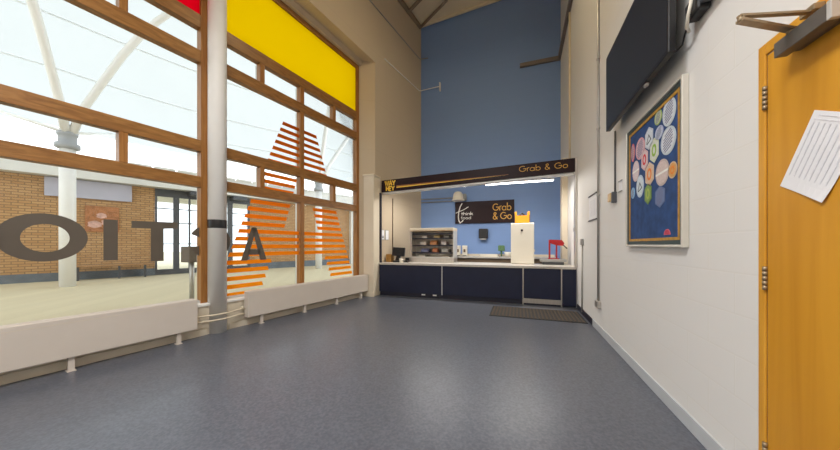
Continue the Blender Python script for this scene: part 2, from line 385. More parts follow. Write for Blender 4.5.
# inner leaf of the left wall: above the windows, past the windows, and the low dado under the sills
wl_ = MB(ML)
wl_.prism([(0.22, S0, 5.75), (-0.30, S0, 5.75), (-0.30, S0, 8.5), (0.22, S0, 8.5)], (0, 5.53-S0, 0))
struct(wl_.build('wall_left', m_left)); wl_ = MB(ML)
wl_.prism([(0.22, 5.53, 0), (0.22, 7.95, 0), (-0.30, 7.95, 0), (-0.30, 5.30, 0), (-0.08, 5.30, 0)], (0, 0, 8.5))
struct(wl_.build('wall_left', m_left))
struct(MB(ML).box(-0.30, -0.02, S0, 5.30, ZW, 5.75).build('wall_left', m_left))
struct(MB(ML).box(-0.30, 0.0, S0, 5.32, 0, 0.40).build('trim_1', m_dado))
struct(MB(ML).box(-0.12, 0.02, S0, 2.06, 0.40, 0.432, 0.006).build('trim_2', m_white))
struct(MB(ML).box(-0.12, 0.02, 2.26, 5.32, 0.40, 0.432, 0.006).build('trim_3', m_white))
struct(MB().box(XR-0.013, XR, 1.81, 4.98, 0, 0.105, 0.004).build('baseboard_right', m_skirt))
struct(MB().box(XR-0.012, XR, 4.98, 6.19, 0, 0.10, 0.004).build('baseboard_right', m_kick))
struct(MB().box(XR-0.013, XR, YF, 0.74, 0, 0.105, 0.004).build('baseboard_right', m_skirt))
struct(MB(ML).box(0.0, 0.012, S0, 2.02, 0, 0.09, 0.003).build('baseboard_left', m_dado))
struct(MB(ML).box(0.0, 0.012, 2.30, 5.30, 0, 0.09, 0.003).build('baseboard_left', m_dado))
# boxed pier between the window reveal and the counter
pr = root('trim_4', (-3.40, 6.2, 0))
MB().box(-3.56, -3.285, 6.00, 6.36, 0, 2.93, 0.006).build('pier_casing', m_cream, pr)
MB().box(-3.58, -3.275, 5.985, 6.37, 2.93, 2.97, 0.006).build('pier_cap', m_cream, pr)
MB().box(-3.57, -3.278, 5.99, 6.02, 0.0, 0.10, 0.004).build('pier_base', m_cream, pr)
# slim boxed riser on the right wall behind the counter
struct(MB().box(0.98, XR, 7.35, 7.62, 0, 3.3, 0.005).build('trim_5', m_cream))

# ---- windows
FD0, FD1 = -0.20, -0.09      # timber depth
TR = [(2.06, 2.21), (2.56, 2.72), (3.81, 3.98), (4.29, 4.475)]
def window(name, s0, s1, mains, subs):
    w = root(name, Lp(-0.14, (s0+s1)/2, 0.43))
    fr = MB(ML)
    fr.box(FD0, FD1, s0, s0+0.075, 0.432, ZW); fr.box(FD0, FD1, s1-0.085, s1, 0.432, ZW)
    fr.build('frame', m_woodv, w)
    MB(ML).box(FD0, FD1, s0+0.075, s1-0.085, ZW-0.09, ZW).build('head_rail', m_wood, w)
    MB(ML).box(FD0, -0.11, s0+0.075, s1-0.085, 0.432, 0.47).build('bottom_rail', m_alu, w)
    for z0, z1 in TR:
        t = MB(ML); t.box(FD0, FD1, s0+0.075, s1-0.085, z0, z1, 0.006); t.build('transom', m_wood, w)
        MB(ML).box(-0.235, FD0, s0+0.02, s1-0.02, z0+0.03, z1-0.03).build('outer_cap', m_alu, w)
    rows = [(0.47, 2.06), (2.21, 2.56), (2.72, 3.81), (3.98, 4.29), (4.475, ZW-0.09)]
    for k, (z0, z1) in enumerate(rows):
        ms = ([(x, 0.045) for x in mains] if k < 4 else [])+([(x, 0.038) for x in subs] if k in (1, 3) else [])
        ms.sort()
        xs = [s0+0.075]
        for x, h in ms:
            MB(ML).box(FD0, FD1, x-h, x+h, z0, z1, 0.004).build('mullion', m_woodv, w)
            MB(ML).box(-0.245, FD0, x-h*0.8, x+h*0.8, z0, z1).build('outer_cap', m_alu, w)
            xs += [x-h, x+h]
        xs.append(s1-0.085)
        if k == 4: continue
        for a, b in zip(xs[::2], xs[1::2]):
            MB(ML).box(-0.150, -0.142, a-0.01, b+0.01, z0-0.01, z1+0.01).build('pane', m_glass, w)
    MB(ML).box(-0.245, FD0, s0, s0+0.06, 0.432, ZW).build('outer_cap', m_alu, w)
    MB(ML).box(-0.245, FD0, s1-0.07, s1, 0.432, ZW).build('outer_cap', m_alu, w)
    return w
window('window_1', S0, 2.07, [-1.23, 0.345], [-2.86+0.8, -0.42, 1.215])
window('window_2', 2.075, 5.30, [3.665], [2.875, 4.50])
def blind(label, s0, s1, m, name='window_blind'):
    b = thing(name, label, 'blind', Lp(-0.12, (s0+s1)/2, 4.475))
    bm = MB(ML)
    bm.box(-0.136, -0.130, s0, s1, 4.45, ZW-0.02)
    bm.build('fabric', m, b)
    MB(ML).box(-0.142, -0.124, s0, s1, 4.44, 4.458, 0.003).build('bottom_bar', m, b)
    return b
blind('bright yellow blind filling the top light of the far window', 2.15, 5.215, m_yellow)
blind('red blind filling the top light of the near window', S0+0.08, 1.985, m_red)

# ---- round column between the windows
cs = Lp(-0.02, 2.157, 0)
col = thing('round_column', 'tall white round column with a black band between the two windows', 'column', cs)
MB().lathe([(0.114, 0), (0.114, 8.1)], cs, 32).build('shaft', m_white, col)
MB().lathe([(0.1155, 1.49), (0.1165, 1.495), (0.1165, 1.605), (0.1155, 1.61)], cs, 32).build('tape_band', m_black, col)

# ---- door in the right wall
d = root('door_1', (XR, 1.3, 0))
fr = MB(); fr.box(XR-0.012, XR-0.001, 1.766, 1.806, 0, 2.19, 0.004); fr.box(XR-0.012, XR-0.001, 0.775, 0.82, 0, 2.19, 0.004)
fr.build('frame', m_doorf, d)
MB().box(XR-0.012, XR-0.001, 0.82, 1.766, 2.135, 2.19, 0.004).build('frame_head', m_doorf, d)
MB().box(XR-0.006, XR-0.001, 0.823, 1.762, 0.006, 2.130, 0.003).build('leaf', m_door, d)
for z in (0.22, 1.04, 1.88):
    h = MB(); 
    for k in range(5): h.tube([(XR-0.013, 1.764, z+0.022*k+0.001), (XR-0.013, 1.764, z+0.022*k+0.020)], 0.009, 10)
    h.box(XR-0.012, XR-0.005, 1.764, 1.779, z, z+0.11)
    h.build('hinge', m_brassy, d)
hd = MB(); hd.tube([(XR-0.006, 0.90, 1.05), (XR-0.075, 0.90, 1.05), (XR-0.08, 0.92, 1.05), (XR-0.08, 1.02, 1.05)], 0.009); hd.build('handle', m_steel, d)
cb = MB().box(XR-0.076, XR-0.034, 1.40, 1.618, 2.040, 2.102, 0.003).build('closer_body', m_closer, d)
MB().box(XR-0.077, XR-0.033, 1.385, 1.402, 2.038, 2.104, 0.002).build('end_cap', m_alu, cb)
MB().box(XR-0.034, XR-0.006, 1.42, 1.60, 2.048, 2.096).build('back_plate', m_closer, cb)
def blade(pts, w, h):
    k = MB()
    for a, b in zip(pts, pts[1:]):
        a, b = Vector(a), Vector(b); t = (b-a).normalized(); x = t.cross(Vector((0, 0, 1))).normalized(); z = x.cross(t)
        k.prism([a+x*w/2+z*h/2, a-x*w/2+z*h/2, a-x*w/2-z*h/2, a+x*w/2-z*h/2], b-a)
    return k
ar = blade([(0.815, 1.441, 2.124), (1.035, 1.552, 2.113)], 0.026, 0.010)
ar.tube([(1.035, 1.552, 2.100), (1.035, 1.552, 2.119)], 0.014); ar.tube([(0.822, 1.445, 2.118), (0.822, 1.445, 2.146)], 0.011)
ar.build('closer_arm', m_brassy, cb)
ar = blade([(0.812, 1.440, 2.141), (1.070, 1.519, 2.148)], 0.018, 0.008)
ar.box(1.055, XR-0.012, 1.49, 1.55, 2.142, 2.166, 0.003); ar.build('closer_forearm', m_brassy, cb)
# paper on the door, hung askew
tl = Vector((XR-0.0085, 1.537, 1.776)); dn = Vector((0, 0.152, -0.266)); rt = Vector((0, -0.189, -0.100))
pp = thing('paper_notice', 'tilted white sheet of printed columns stuck on the orange door', 'paper', tl+dn)
sh = MB(); n = 8; g = []
for i in range(n+1):
    row = []
    for j in range(n+1):
        u, v = i/n, j/n
        lift = 0.0015+0.012*max(0, v-0.75)**1.5*8*max(0, u-0.4)
        row.append(sh.v(tl+rt*u+dn*v+Vector((-lift, 0, 0))))
    g.append(row)
for i in range(n):
    for j in range(n): sh.bm.faces.new((g[i][j], g[i+1][j], g[i+1][j+1], g[i][j+1]))
geo = bmesh.ops.extrude_face_region(sh.bm, geom=list(sh.bm.faces))
for e in geo['geom']:
    if isinstance(e, bmesh.types.BMVert): e.co.x += 0.0009
sh.build('sheet', m_paper, pp)
pt = MB(); ar_ = rt.normalized(); ad = -dn.normalized(); O = tl+Vector((-0.0026, 0, 0))
Wd, Hd = rt.length, dn.length
for k in range(8):
    x = 0.020+k*0.024
    pt.ribbon([(x, -0.040), (x, -0.250)], 0.006, O, ar_, ad, 0.0004)
pt.ribbon([(0.03, -0.015), (0.15, -0.015)], 0.004, O, ar_, ad, 0.0004)
pt.ribbon([(0.015, -0.030), (0.20, -0.030)], 0.003, O, ar_, ad, 0.0004)
pt.build('printed_columns', m_print, pp)

# ---- roof steel near the far left corner
st = thing('roof_bracing', 'brown steel bracing under the roof in the far left corner', 'steelwork', (-3.0, 8.2, 8.0))
cn = Vector((-2.93, 8.40, 8.16)); e2 = Lp(0.30, 5.8, 8.02)
def bar(mb, a, b, w, h):
    a, b = Vector(a), Vector(b); t = (b-a).normalized(); x = t.cross(Vector((0, 0, 1))).normalized(); z = x.cross(t)
    mb.prism([a+x*w/2+z*h/2, a-x*w/2+z*h/2, a-x*w/2-z*h/2, a+x*w/2-z*h/2], b-a); return mb
bar(MB(), cn, e2, 0.09, 0.10).build('edge_beam', m_roofsteel, st)
bar(MB(), cn, (-1.9, 7.75, 8.20), 0.05, 0.06).build('diagonal', m_roofsteel, st)
bar(MB(), Lp(0.30, 7.05, 8.10), (-1.6, 6.9, 8.22), 0.06, 0.08).build('rafter', m_roofsteel, st)
bar(MB(), (-3.0, 8.42, 8.20), (1.08, 8.42, 8.50), 0.07, 0.06).build('purlin', m_roof, st)

# ================================================================== WINDOW LETTERING AND STRIPES
GD = -0.141
def tag_letter(mb, name, label): return tag(mb.build(name, m_letter), label, 'letter', 'reversed letters on the glass')
uu, zz = Vector(UL), Vector((0, 0, 1))
def plate(mb, pts): mb.prism([(GD, p[0], p[1]) for p in pts], (0.0015, 0, 0)); return mb
o = MB(ML); N_ = 48
ot = [(0.668+0.283*math.cos(2*PI*k/N_), 1.325+0.240*math.sin(2*PI*k/N_)) for k in range(N_)]
it = [(0.676+0.150*math.cos(2*PI*k/N_), 1.320+0.140*math.sin(2*PI*k/N_)) for k in range(N_)]
va = [[o.v((GD+dz, p[0], p[1])) for p in q] for dz in (0, 0.0015) for q in (ot, it)]
for k in range(N_):
    j = (k+1) % N_
    for f in ((va[0][k], va[0][j], va[1][j], va[1][k]), (va[2][k], va[3][k], va[3][j], va[2][j]), (va[0][k], va[2][k], va[2][j], va[0][j]), (va[1][k], va[1][j], va[3][j], va[3][k])): o.bm.faces.new(f)
tag_letter(o, 'letter_film', 'large dark letter O stuck on the near window glass')
tag_letter(plate(MB(ML), [(1.066, 1.075), (1.180, 1.075), (1.180, 1.54), (1.066, 1.54)]), 'letter_film', 'dark letter I stuck on the near window glass')
tag_letter(plate(MB(ML), [(1.295, 1.54), (1.295, 1.455), (1.467, 1.455), (1.467, 1.045), (1.594, 1.045), (1.594, 1.458), (1.74, 1.468), (1.74, 1.55)]), 'letter_film', 'dark letter T stuck on the near window glass')
cc = [(2.13+0.265*math.cos(math.radians(a)), 1.30+0.245*math.sin(math.radians(a))) for a in range(-156, 157, 8)]
ci = [(2.13+0.150*math.cos(math.radians(a)), 1.30+0.140*math.sin(math.radians(a))) for a in range(156, -157, -8)]
cl = MB(ML)
for k in range(len(cc)-1):
    m_ = len(ci)-1-k
    plate(cl, [cc[k], cc[k+1], ci[m_-1], ci[m_]])
tag_letter(cl, 'letter_film', 'dark reversed letter C on the glass, mostly hidden by the round column')
al = MB(ML @ Matrix.Translation((0.0025, 0, 0)))
plate(al, [(2.55, 1.0), (2.72, 1.54), (2.80, 1.54), (2.65, 1.0)]); plate(al, [(2.72, 1.54), (2.80, 1.54), (2.975, 1.0), (2.865, 1.0)])
plate(al, [(2.645, 1.09), (2.88, 1.09), (2.86, 1.18), (2.67, 1.18)])
tag_letter(al, 'letter_film', 'dark letter A on the far window glass in front of orange stripes')
# big striped orange letter: horizontal bars inside the outline of a tall A
sl = lambda z: 3.278-0.384*(3.465-z); sr = lambda z: 4.051+0.367*(3.472-z)
def hole(z):
    if z > 2.9 or 1.06 < z < 1.56: return None
    if z >= 1.56: return (3.695-0.2875*(2.89-z), 3.695+0.2875*(2.89-z))
    hw = 0.60+0.41*(1.0-z); return (3.665-hw, 3.665+hw)
rowsp = [(0.47, 2.06, [(2.16, 3.62), (3.71, 5.215)]), (2.21, 2.56, [(2.913, 3.62)]), (2.72, 3.81, [(2.16, 3.62), (3.71, 5.215)])]
st = MB(ML)
for k in range(25):
    zc = 3.47-0.1245*k; z0, z1 = zc-0.036, zc+0.030
    for rz0, rz1, panes in rowsp:
        a0, a1 = max(z0, rz0), min(z1, rz1)
        if a1-a0 < 0.012: continue
        for p0, p1 in panes:
            h = hole(zc)
            spans = [(sl, sr)] if h is None else [(sl, lambda z, h=h, zc=zc: h[0]-(z-zc)*-0.29*(1 if zc > 1.5 else -1)), (lambda z, h=h, zc=zc: h[1]-(z-zc)*0.29*(1 if zc > 1.5 else -1), sr)]
            for fa, fb in spans:
                q = [(max(p0, min(p1, f(z))), z) for f, z in ((fa, a0), (fb, a0), (fb, a1), (fa, a1))]
                if q[1][0]-q[0][0] > 0.03 and q[2][0]-q[3][0] > 0.03: st.prism([(-0.1405, x, z) for x, z in q], (0.0012, 0, 0))
tag(st.build('striped_letter_film', m_orange), 'huge letter A of orange horizontal stripes on the far window', 'window film')

# ================================================================== RADIATORS AND PIPES
def radiator(label, s0, s1, legs):
    r = thing('radiator', label, 'radiator', Lp(0.09, (s0+s1)/2, 0), 'low radiators under the windows')
    MB(ML).box(0.035, 0.150, s0, s1, 0.14, 0.535, 0.008).build('casing', m_rad, r)
    g = MB(ML); 
    for k in range(4): g.box(0.050+0.024*k, 0.062+0.024*k, s0+0.02, s1-0.02, 0.534, 0.540)
    g.build('top_grille', m_rad, r)
    MB(ML).box(0.1495, 0.1515, s0+0.01, s1-0.01, 0.486, 0.490).build('seam', m_dado, r)
    for s in legs:
        l = MB(ML); l.box(0.085, 0.128, s-0.022, s+0.022, 0, 0.142, 0.004); l.box(0.07, 0.14, s-0.03, s+0.03, 0, 0.008); l.build('leg', m_rad, r)
    return r
radiator('long low cream radiator under the near window', S0+0.3, 1.845, [-2.4, -0.85, 0.79, 1.655])
radiator('shorter low cream radiator under the far striped window', 2.50, 5.36, [2.73, 3.555, 4.36, 5.13])
hp = thing('heating_pipe', 'pair of cream heating pipes bent round the column foot between the radiators', 'pipe', Lp(0.1, 2.17, 0))
for z in (0.20, 0.275):
    e = 0.10+0.012
    MB(ML).tube([(0.06, 1.80, z), (0.06, 1.90, z), (0.085, 1.99, z), (0.120, 2.06, z), (0.125, 2.16, z), (0.120, 2.26, z), (0.085, 2.34, z), (0.06, 2.43, z), (0.06, 2.52, z)], 0.013, 8).build('pipe', m_pipe, hp)
v = MB(ML); v.lathe([(0.02, 0), (0.022, 0.05), (0.012, 0.06)], (0.06, 2.46, 0.262), 12); v.build('valve', m_pipe, hp)

# ================================================================== SERVERY
CY0 = 6.28
ct = thing('counter_base', 'navy blue panelled serving counter base with pale vertical joint strips', 'counter', (-1.1, 6.6, 0))
MB().prism([(-3.275, CY0, 0.10), (-1.668, CY0, 0.10), (-1.668, 7.15, 0.10), (-3.14, 7.15, 0.10)], (0, 0, 0.665)).build('front_panel', m_navy, ct)
MB().box(-1.652, 0.090, CY0, 7.15, 0.10, 0.765, 0.004).build('front_panel', m_navy, ct)
MB().box(0.84, 1.095, CY0-0.004, 7.15, 0.02, 0.765, 0.004).build('end_panel', m_navy, ct)
MB().prism([(-3.265, CY0+0.03, 0), (0.084, CY0+0.03, 0), (0.084, 7.1, 0), (-3.14, 7.1, 0)], (0, 0, 0.10)).build('kick_board', m_kick, ct)
MB().box(-1.668, -1.652, CY0-0.003, 7.1, 0.09, 0.765).build('joint_strip', m_white, ct)
MB().box(0.090, 0.112, CY0-0.012, 7.1, 0.0, 0.765).build('joint_strip', m_steel, ct)
MB().box(0.820, 0.84, CY0-0.012, 7.1, 0.0, 0.765).build('joint_strip', m_steel, ct)
dr = MB().box(0.114, 0.818, CY0-0.006, 7.0, 0.135, 0.755, 0.004).build('hatch_door', m_navy, ct)
MB().box(0.113, 0.819, CY0-0.008, CY0+0.02, 0.035, 0.130, 0.003).build('steel_kick_plate', m_steel, ct)
MB().box(0.113, 0.819, CY0+0.02, 7.0, 0.0, 0.035).build('hatch_threshold', m_kick, ct)
for x in (-2.12, -1.84): MB().box(x-0.045, x+0.045, CY0+0.012, CY0+0.03, 0.055, 0.085, 0.003).build('kick_clip', m_white, ct)
wt = thing('worktop', 'pale stone-coloured worktop running along the navy counter', 'worktop', (-1.1, 6.7, 0.765))
MB().prism([(-3.28, 6.245, 0.765), (1.095, 6.245, 0.765), (1.095, 7.20, 0.765), (-3.135, 7.20, 0.765)], (0, 0, 0.047)).build('slab', m_top, wt)
MB().box(0.13, 0.80, 6.240, 6.246, 0.77, 0.81).build('hatch_edge', m_steel, wt)

# shutter box fascia
FA, FBp = Vector((-3.255, 6.36, 0)), Vector((1.058, 6.19, 0))
fa = (FBp-FA).normalized(); LW = (FBp-FA).length
MF = Matrix(((fa.x, -fa.y, 0, FA.x), (fa.y, fa.x, 0, FA.y), (0, 0, 1, 0), (0, 0, 0, 1)))     # local x along, y back, z
zf0, zf1 = lambda x: 2.58+0.11*x/LW, lambda x: 2.875+0.085*x/LW
sg = thing('fascia_sign', 'long dark fascia sign box above the counter reading Grab & Go', 'sign', (-1.1, 6.4, 2.6))
MB(MF).prism([(0, 0, zf0(0)), (LW, 0, zf0(LW)), (LW, 0, zf1(LW)), (0, 0, zf1(0))], (0, 0.03, 0)).build('face_panel', m_sign, sg)
MB(MF).prism([(0.01, 0.03, zf0(0)-0.035), (LW-0.01, 0.03, zf0(LW)-0.035), (LW-0.01, 0.03, zf1(LW)-0.01), (0.01, 0.03, zf1(0)-0.01)], (0, 0.16, 0)).build('shutter_box', m_alu, sg)
MB().prism([(-3.20, 6.56, 2.82), (1.09, 6.40, 2.82), (1.09, 7.05, 2.82), (-3.12, 7.05, 2.82)], (0, 0, 0.03)).build('soffit', m_white, sg)
def on_f(x, z): return MF @ Vector((x, -0.003, z))
mid = lambda x: (zf0(x)+zf1(x))/2
b1 = MB(MF); xs = [0.42+i*0.22 for i in range(13)]
b1.prism([(x, -0.001, mid(x)-0.045-0.012*i/12) for i, x in enumerate(xs)]+[(x, -0.001, mid(x)-0.075+0.030*i/12-0.012*i/12) for i, x in reversed(list(enumerate(xs)))], (0, -0.002, 0))
b1.build('gold_stripe', m_goldb, sg)
b2 = MB(MF)
b2.prism([(x, -0.001, mid(x)-0.015-0.03*i/12) for i, x in enumerate(xs)]+[(x, -0.001, mid(x)-0.040-0.012*i/12) for i, x in reversed(list(enumerate(xs)))], (0, -0.002, 0))
b2.build('copper_stripe', m_copper, sg)
lx = (0.005-FA.x)/fa.x
for tx, x, ft in (('Grab', 0.02, 0.425), ('&', 0.505, 0.112), ('Go', 0.69, 0.245)):
    text(MB(), tx, on_f(lx+x, 2.780), fa, (0, 0, 1), 0.125, 0.0105, 0.003, fit=ft).build('gold_lettering', m_gold, sg)
for tx, x, z, h, ft in (('WAY', 0.10, 2.735, 0.125, 0.29), ('HEY', 0.13, 2.605, 0.115, 0.24)):
    text(MB(), tx, on_f(x, z), fa, (0, 0, 1), h, 0.030, 0.003, fit=ft).build('yellow_logo', m_goldb, sg)
tp = thing('steel_post', 'brushed steel post at the right end of the counter opening', 'post', (1.06, 6.25, 0.8))
MB().box(1.060, 1.098, 6.20, 6.34, 0.812, 2.665, 0.004).build('post', m_steel, tp)
MB().box(1.045, 1.098, 6.195, 6.345, 1.52, 1.60, 0.004).build('lock_plate', m_steel, tp)
MB().box(1.060, 1.098, 6.185, 6.205, 2.66, 2.96).build('sign_bracket', m_steel, tp)
tp = thing('guide_rail', 'thin black shutter rail at the left end of the counter opening', 'rail', (-3.27, 6.3, 0.8))
MB().box(-3.285, -3.245, 6.30, 6.36, 0.812, 2.56, 0.003).build('rail', m_kick, tp)
for lab, x0, x1 in (('long fluorescent strip light under the fascia, above the white cabinet', -0.705, 0.72), ('fluorescent strip light under the fascia, above the display case', -2.62, -1.175)):
    t = thing('strip_light', lab, 'light', ((x0+x1)/2, 6.66, 2.6), 'strip lights under the fascia')
    zc = 2.650
    MB().box(x0-0.02, x1+0.02, 6.635, 6.685, zc+0.014, zc+0.035, 0.003).build('housing', m_white, t)
    MB().tube([(x0, 6.66, zc), (x1, 6.66, zc)], 0.014, 12).build('tube', m_lamp, t)
    tl = area('tube_light', ((x0+x1)/2, 6.66, zc-0.018), x1-x0, 0.03, 17*(x1-x0)/1.42, (1.0, 0.95, 0.88)); tl.parent = t; tl.location = Vector(tl.location)-Vector(t.location)
    for x in (x0+0.1, x1-0.1): MB().box(x-0.012, x+0.012, 6.63, 6.69, zc+0.03, 2.82).build('hanger', m_white, t)

# rear counter
rc = thing('rear_counter', 'beige rear counter along the blue wall behind the servery', 'counter', (-1.0, 8.2, 0))
MB().box(-2.3, 0.95, 7.93, 8.49, 0.88, 0.925, 0.004).build('top', m_top, rc)
MB().box(-2.28, 0.93, 7.97, 8.48, 0.0, 0.88).build('cabinet', m_steel_brown, rc)
MB().box(-2.3, 0.95, 8.47, 8.497, 0.925, 0.985).build('upstand', m_cream, rc)

# display case
X0, X1, Y0, Y1 = -2.62, -1.475, 6.70, 7.12
dc = thing('display_case', 'open steel food display case with shelves on the worktop', 'display case', (-2.05, 6.9, 0.812))
MB().box(X0, X1, Y0, Y1, 0.812, 0.93, 0.004).build('base', m_steel, dc)
MB().box(X0, X1, Y0-0.02, Y1, 1.595, 1.675, 0.005).build('canopy', m_cream, dc)
MB().box(X0+0.02, X1-0.02, Y0-0.022, Y0-0.005, 1.60, 1.612).build('canopy_trim', m_brown, dc)
MB().box(X0, X1, Y1-0.02, Y1, 0.93, 1.595).build('back_panel', m_steel, dc)
sd = MB(); sd.box(X0, X0+0.055, Y0, Y0+0.04, 0.93, 1.595); sd.box(X0, X0+0.02, Y0+0.04, Y1, 0.93, 1.595)
for k in range(7): sd.box(X0+0.012, X0+0.042, Y0-0.003, Y0+0.002, 0.98+0.085*k, 1.02+0.085*k)
sd.build('side_panel', m_steel, dc)
MB().box(X1-0.022, X1, Y0, Y1, 0.93, 1.595).build('side_panel', m_alu, dc)
SH = [1.05, 1.235, 1.41, 1.525]
for z in SH:
    f = MB().box(X0+0.055, X1-0.022, Y0+0.05, Y1-0.02, z, z+0.012).build('shelf', m_steel, dc)
    MB().box(X0+0.055, X1-0.022, Y0+0.035, Y0+0.05, z-0.014, z+0.022).build('price_rail', m_kick, f)
MB().box(X0+0.05, X1-0.02, Y0-0.008, Y0+0.002, 0.925, 0.955).build('front_rail', m_alu, dc)
foods = [  # shelf z, x, width, height, colour, label
 (1.422, -2.25, 0.13, 0.075, (0.7, 0.66, 0.6), 'white food pack on the upper shelf of the display case'),
 (1.422, -1.93, 0.14, 0.08, (0.45, 0.33, 0.13), 'yellow-brown food pack on the upper shelf of the display case'),
 (1.422, -1.68, 0.12, 0.07, (0.25, 0.23, 0.19), 'grey-brown food pack on the upper shelf of the display case'),
 (1.247, -2.28, 0.15, 0.11, (0.62, 0.56, 0.48), 'cream food pack on the middle shelf of the display case'),
 (1.247, -2.02, 0.17, 0.12, (0.50, 0.22, 0.08), 'orange-brown food pack on the middle shelf of the display case'),
 (1.247, -1.75, 0.13, 0.11, (0.55, 0.52, 0.5), 'pale grey food pack on the middle shelf of the display case'),
 (1.062, -2.25, 0.20, 0.10, (0.13, 0.15, 0.27), 'blue food pack on the lower shelf of the display case'),
 (1.062, -1.98, 0.13, 0.12, (0.45, 0.16, 0.07), 'rust-red food pack on the lower shelf of the display case'),
 (1.062, -1.72, 0.17, 0.11, (0.42, 0.40, 0.36), 'stone-grey food pack on the lower shelf of the display case'),
 (0.93, -2.33, 0.17, 0.07, (0.72, 0.68, 0.6), 'white food pack on the floor of the display case'),
 (0.93, -1.70, 0.16, 0.06, (0.66, 0.60, 0.5), 'cream food pack on the floor of the display case')]
for z, x, w, h, c, lb in foods:
    fp = MB(); fp.prism([(x-w/2, 6.78, z), (x-w/2, 6.96, z), (x-w/2, 6.93, z+h*0.85), (x-w/2, 6.86, z+h), (x-w/2, 6.79, z+h*0.7)], (w, 0, 0))
    tag(fp.build('food_pack', mat('pack_%02d%02d' % (int(c[0]*99), int(c[2]*99)), c, 0.35, 0.25, 30)), lb, 'food pack', 'packed food in the display case')

# till
tl_ = thing('till', 'black touchscreen till standing on the left of the worktop', 'till', (-2.92, 6.62, 0.812))
Rt = Matrix.Translation((-2.89, 6.60, 1.07)) @ Matrix.Rotation(math.radians(-18), 4, 'X') @ Matrix.Rotation(math.radians(8), 4, 'Z')
MB(Rt).box(-0.165, 0.165, -0.02, 0.03, -0.10, 0.12, 0.008).build('screen', m_black, tl_)
MB(Rt).box(-0.15, 0.15, -0.0215, -0.019, -0.085, 0.105).build('display_glass', m_blackg, tl_)
MB().prism([(-3.0, 6.62, 0.85), (-2.84, 6.62, 0.85), (-2.88, 6.64, 1.02), (-2.96, 6.64, 1.02)], (0, 0.05, 0)).build('stand', m_black, tl_)
MB().box(-3.02, -2.78, 6.52, 6.78, 0.812, 0.855, 0.006).build('base', m_black, tl_)
tag(MB().box(-3.20, -3.075, 6.50, 6.72, 0.812, 1.01, 0.004).build('cardboard_box', m_brown), 'brown box on the far left end of the worktop', 'box')
cu = MB(); cu.lathe([(0.035, 0), (0.045, 0.05), (0.05, 0.10), (0.045, 0.10), (0.032, 0.02)], (-2.76, 6.45, 0.812), 18)
cu.tube([(-2.715, 6.45, 0.835), (-2.68, 6.45, 0.85), (-2.68, 6.45, 0.88), (-2.712, 6.45, 0.895)], 0.007, 8)
tag(cu.build('mug', m_whiteg), 'white mug in front of the black till', 'mug')
kp = MB(); kp.box(-2.72, -2.60, 6.50, 6.66, 0.812, 0.86, 0.006, ); kp.box(-2.71, -2.61, 6.60, 6.66, 0.86, 0.93, 0.006)
tag(kp.build('card_reader', m_black), 'small black card reader between the till and the display case', 'card reader')

# sign on the rear wall
sb = thing('wall_sign', 'dark think food Grab & Go sign on the rear blue wall', 'sign', (-0.96, 8.46, 1.9))
MB().box(-1.815, -0.10, 8.44, 8.497, 1.90, 2.555, 0.004).build('panel', m_sign, sb)
for tx, x, z, h, w, ft, mm, nm in (('Grab', -0.695, 2.255, 0.215, 0.022, 0.53, m_gold, 'gold_lettering'), ('& Go', -0.70, 2.00, 0.215, 0.022, 0.54, m_gold, 'gold_lettering'),
    ('think', -1.63, 2.150, 0.10, 0.018, 0.36, m_white, 'white_lettering'), ('food', -1.63, 2.030, 0.09, 0.011, 0.31, m_white, 'white_lettering')):
    text(MB(), tx, (x, 8.438, z), (1, 0, 0), (0, 0, 1), h, w, 0.003, fit=ft).build(nm, mm, sb)
g = MB(); g.ribbon([(0.20, 0.60), (0.14, 0.50), (0.10, 0.36), (0.085, 0.20), (0.10, 0.08), (0.14, 0.01), (0.20, 0.05), (0.235, 0.10)], 0.030, (-1.80, 8.438, 1.91), (1, 0, 0), (0, 0, 1), 0.003)
g.ribbon([(0.0, 0.31), (0.12, 0.36), (0.26, 0.41), (0.39, 0.49)], 0.020, (-1.80, 8.438, 1.91), (1, 0, 0), (0, 0, 1), 0.0035)
g.build('white_swoosh', m_white, sb)
pd = thing('towel_dispenser', 'dark paper towel dispenser on the rear blue wall under the sign', 'dispenser', (-0.96, 8.45, 1.4))
MB().box(-1.09, -0.83, 8.33, 8.497, 1.44, 1.73, 0.02).build('cover', m_black, pd)
MB().box(-1.05, -0.87, 8.325, 8.49, 1.40, 1.44, 0.006).build('towel_slot', m_grey, pd)
# extract dome
du = thing('extract_dome', 'pale metal dome on two wall pipes left of the rear sign', 'dome', (-1.60, 8.25, 2.3))
MB().lathe([(0.02, 2.84), (0.09, 2.82), (0.135, 2.76), (0.15, 2.68), (0.155, 2.62), (0.19, 2.585), (0.19, 2.565), (0.15, 2.565)], (-1.68, 8.22, 0), 24).build('shell', m_whiteg, du)
MB().box(-1.62, -1.46, 8.30, 8.497, 2.60, 2.78, 0.02).build('bracket', m_grey, du)
for z in (2.60, 2.70): MB().tube([(-2.92, 8.465, z), (-1.68, 8.465, z), (-1.68, 8.30, z)], 0.014, 8).build('supply_pipe', m_grey, du)
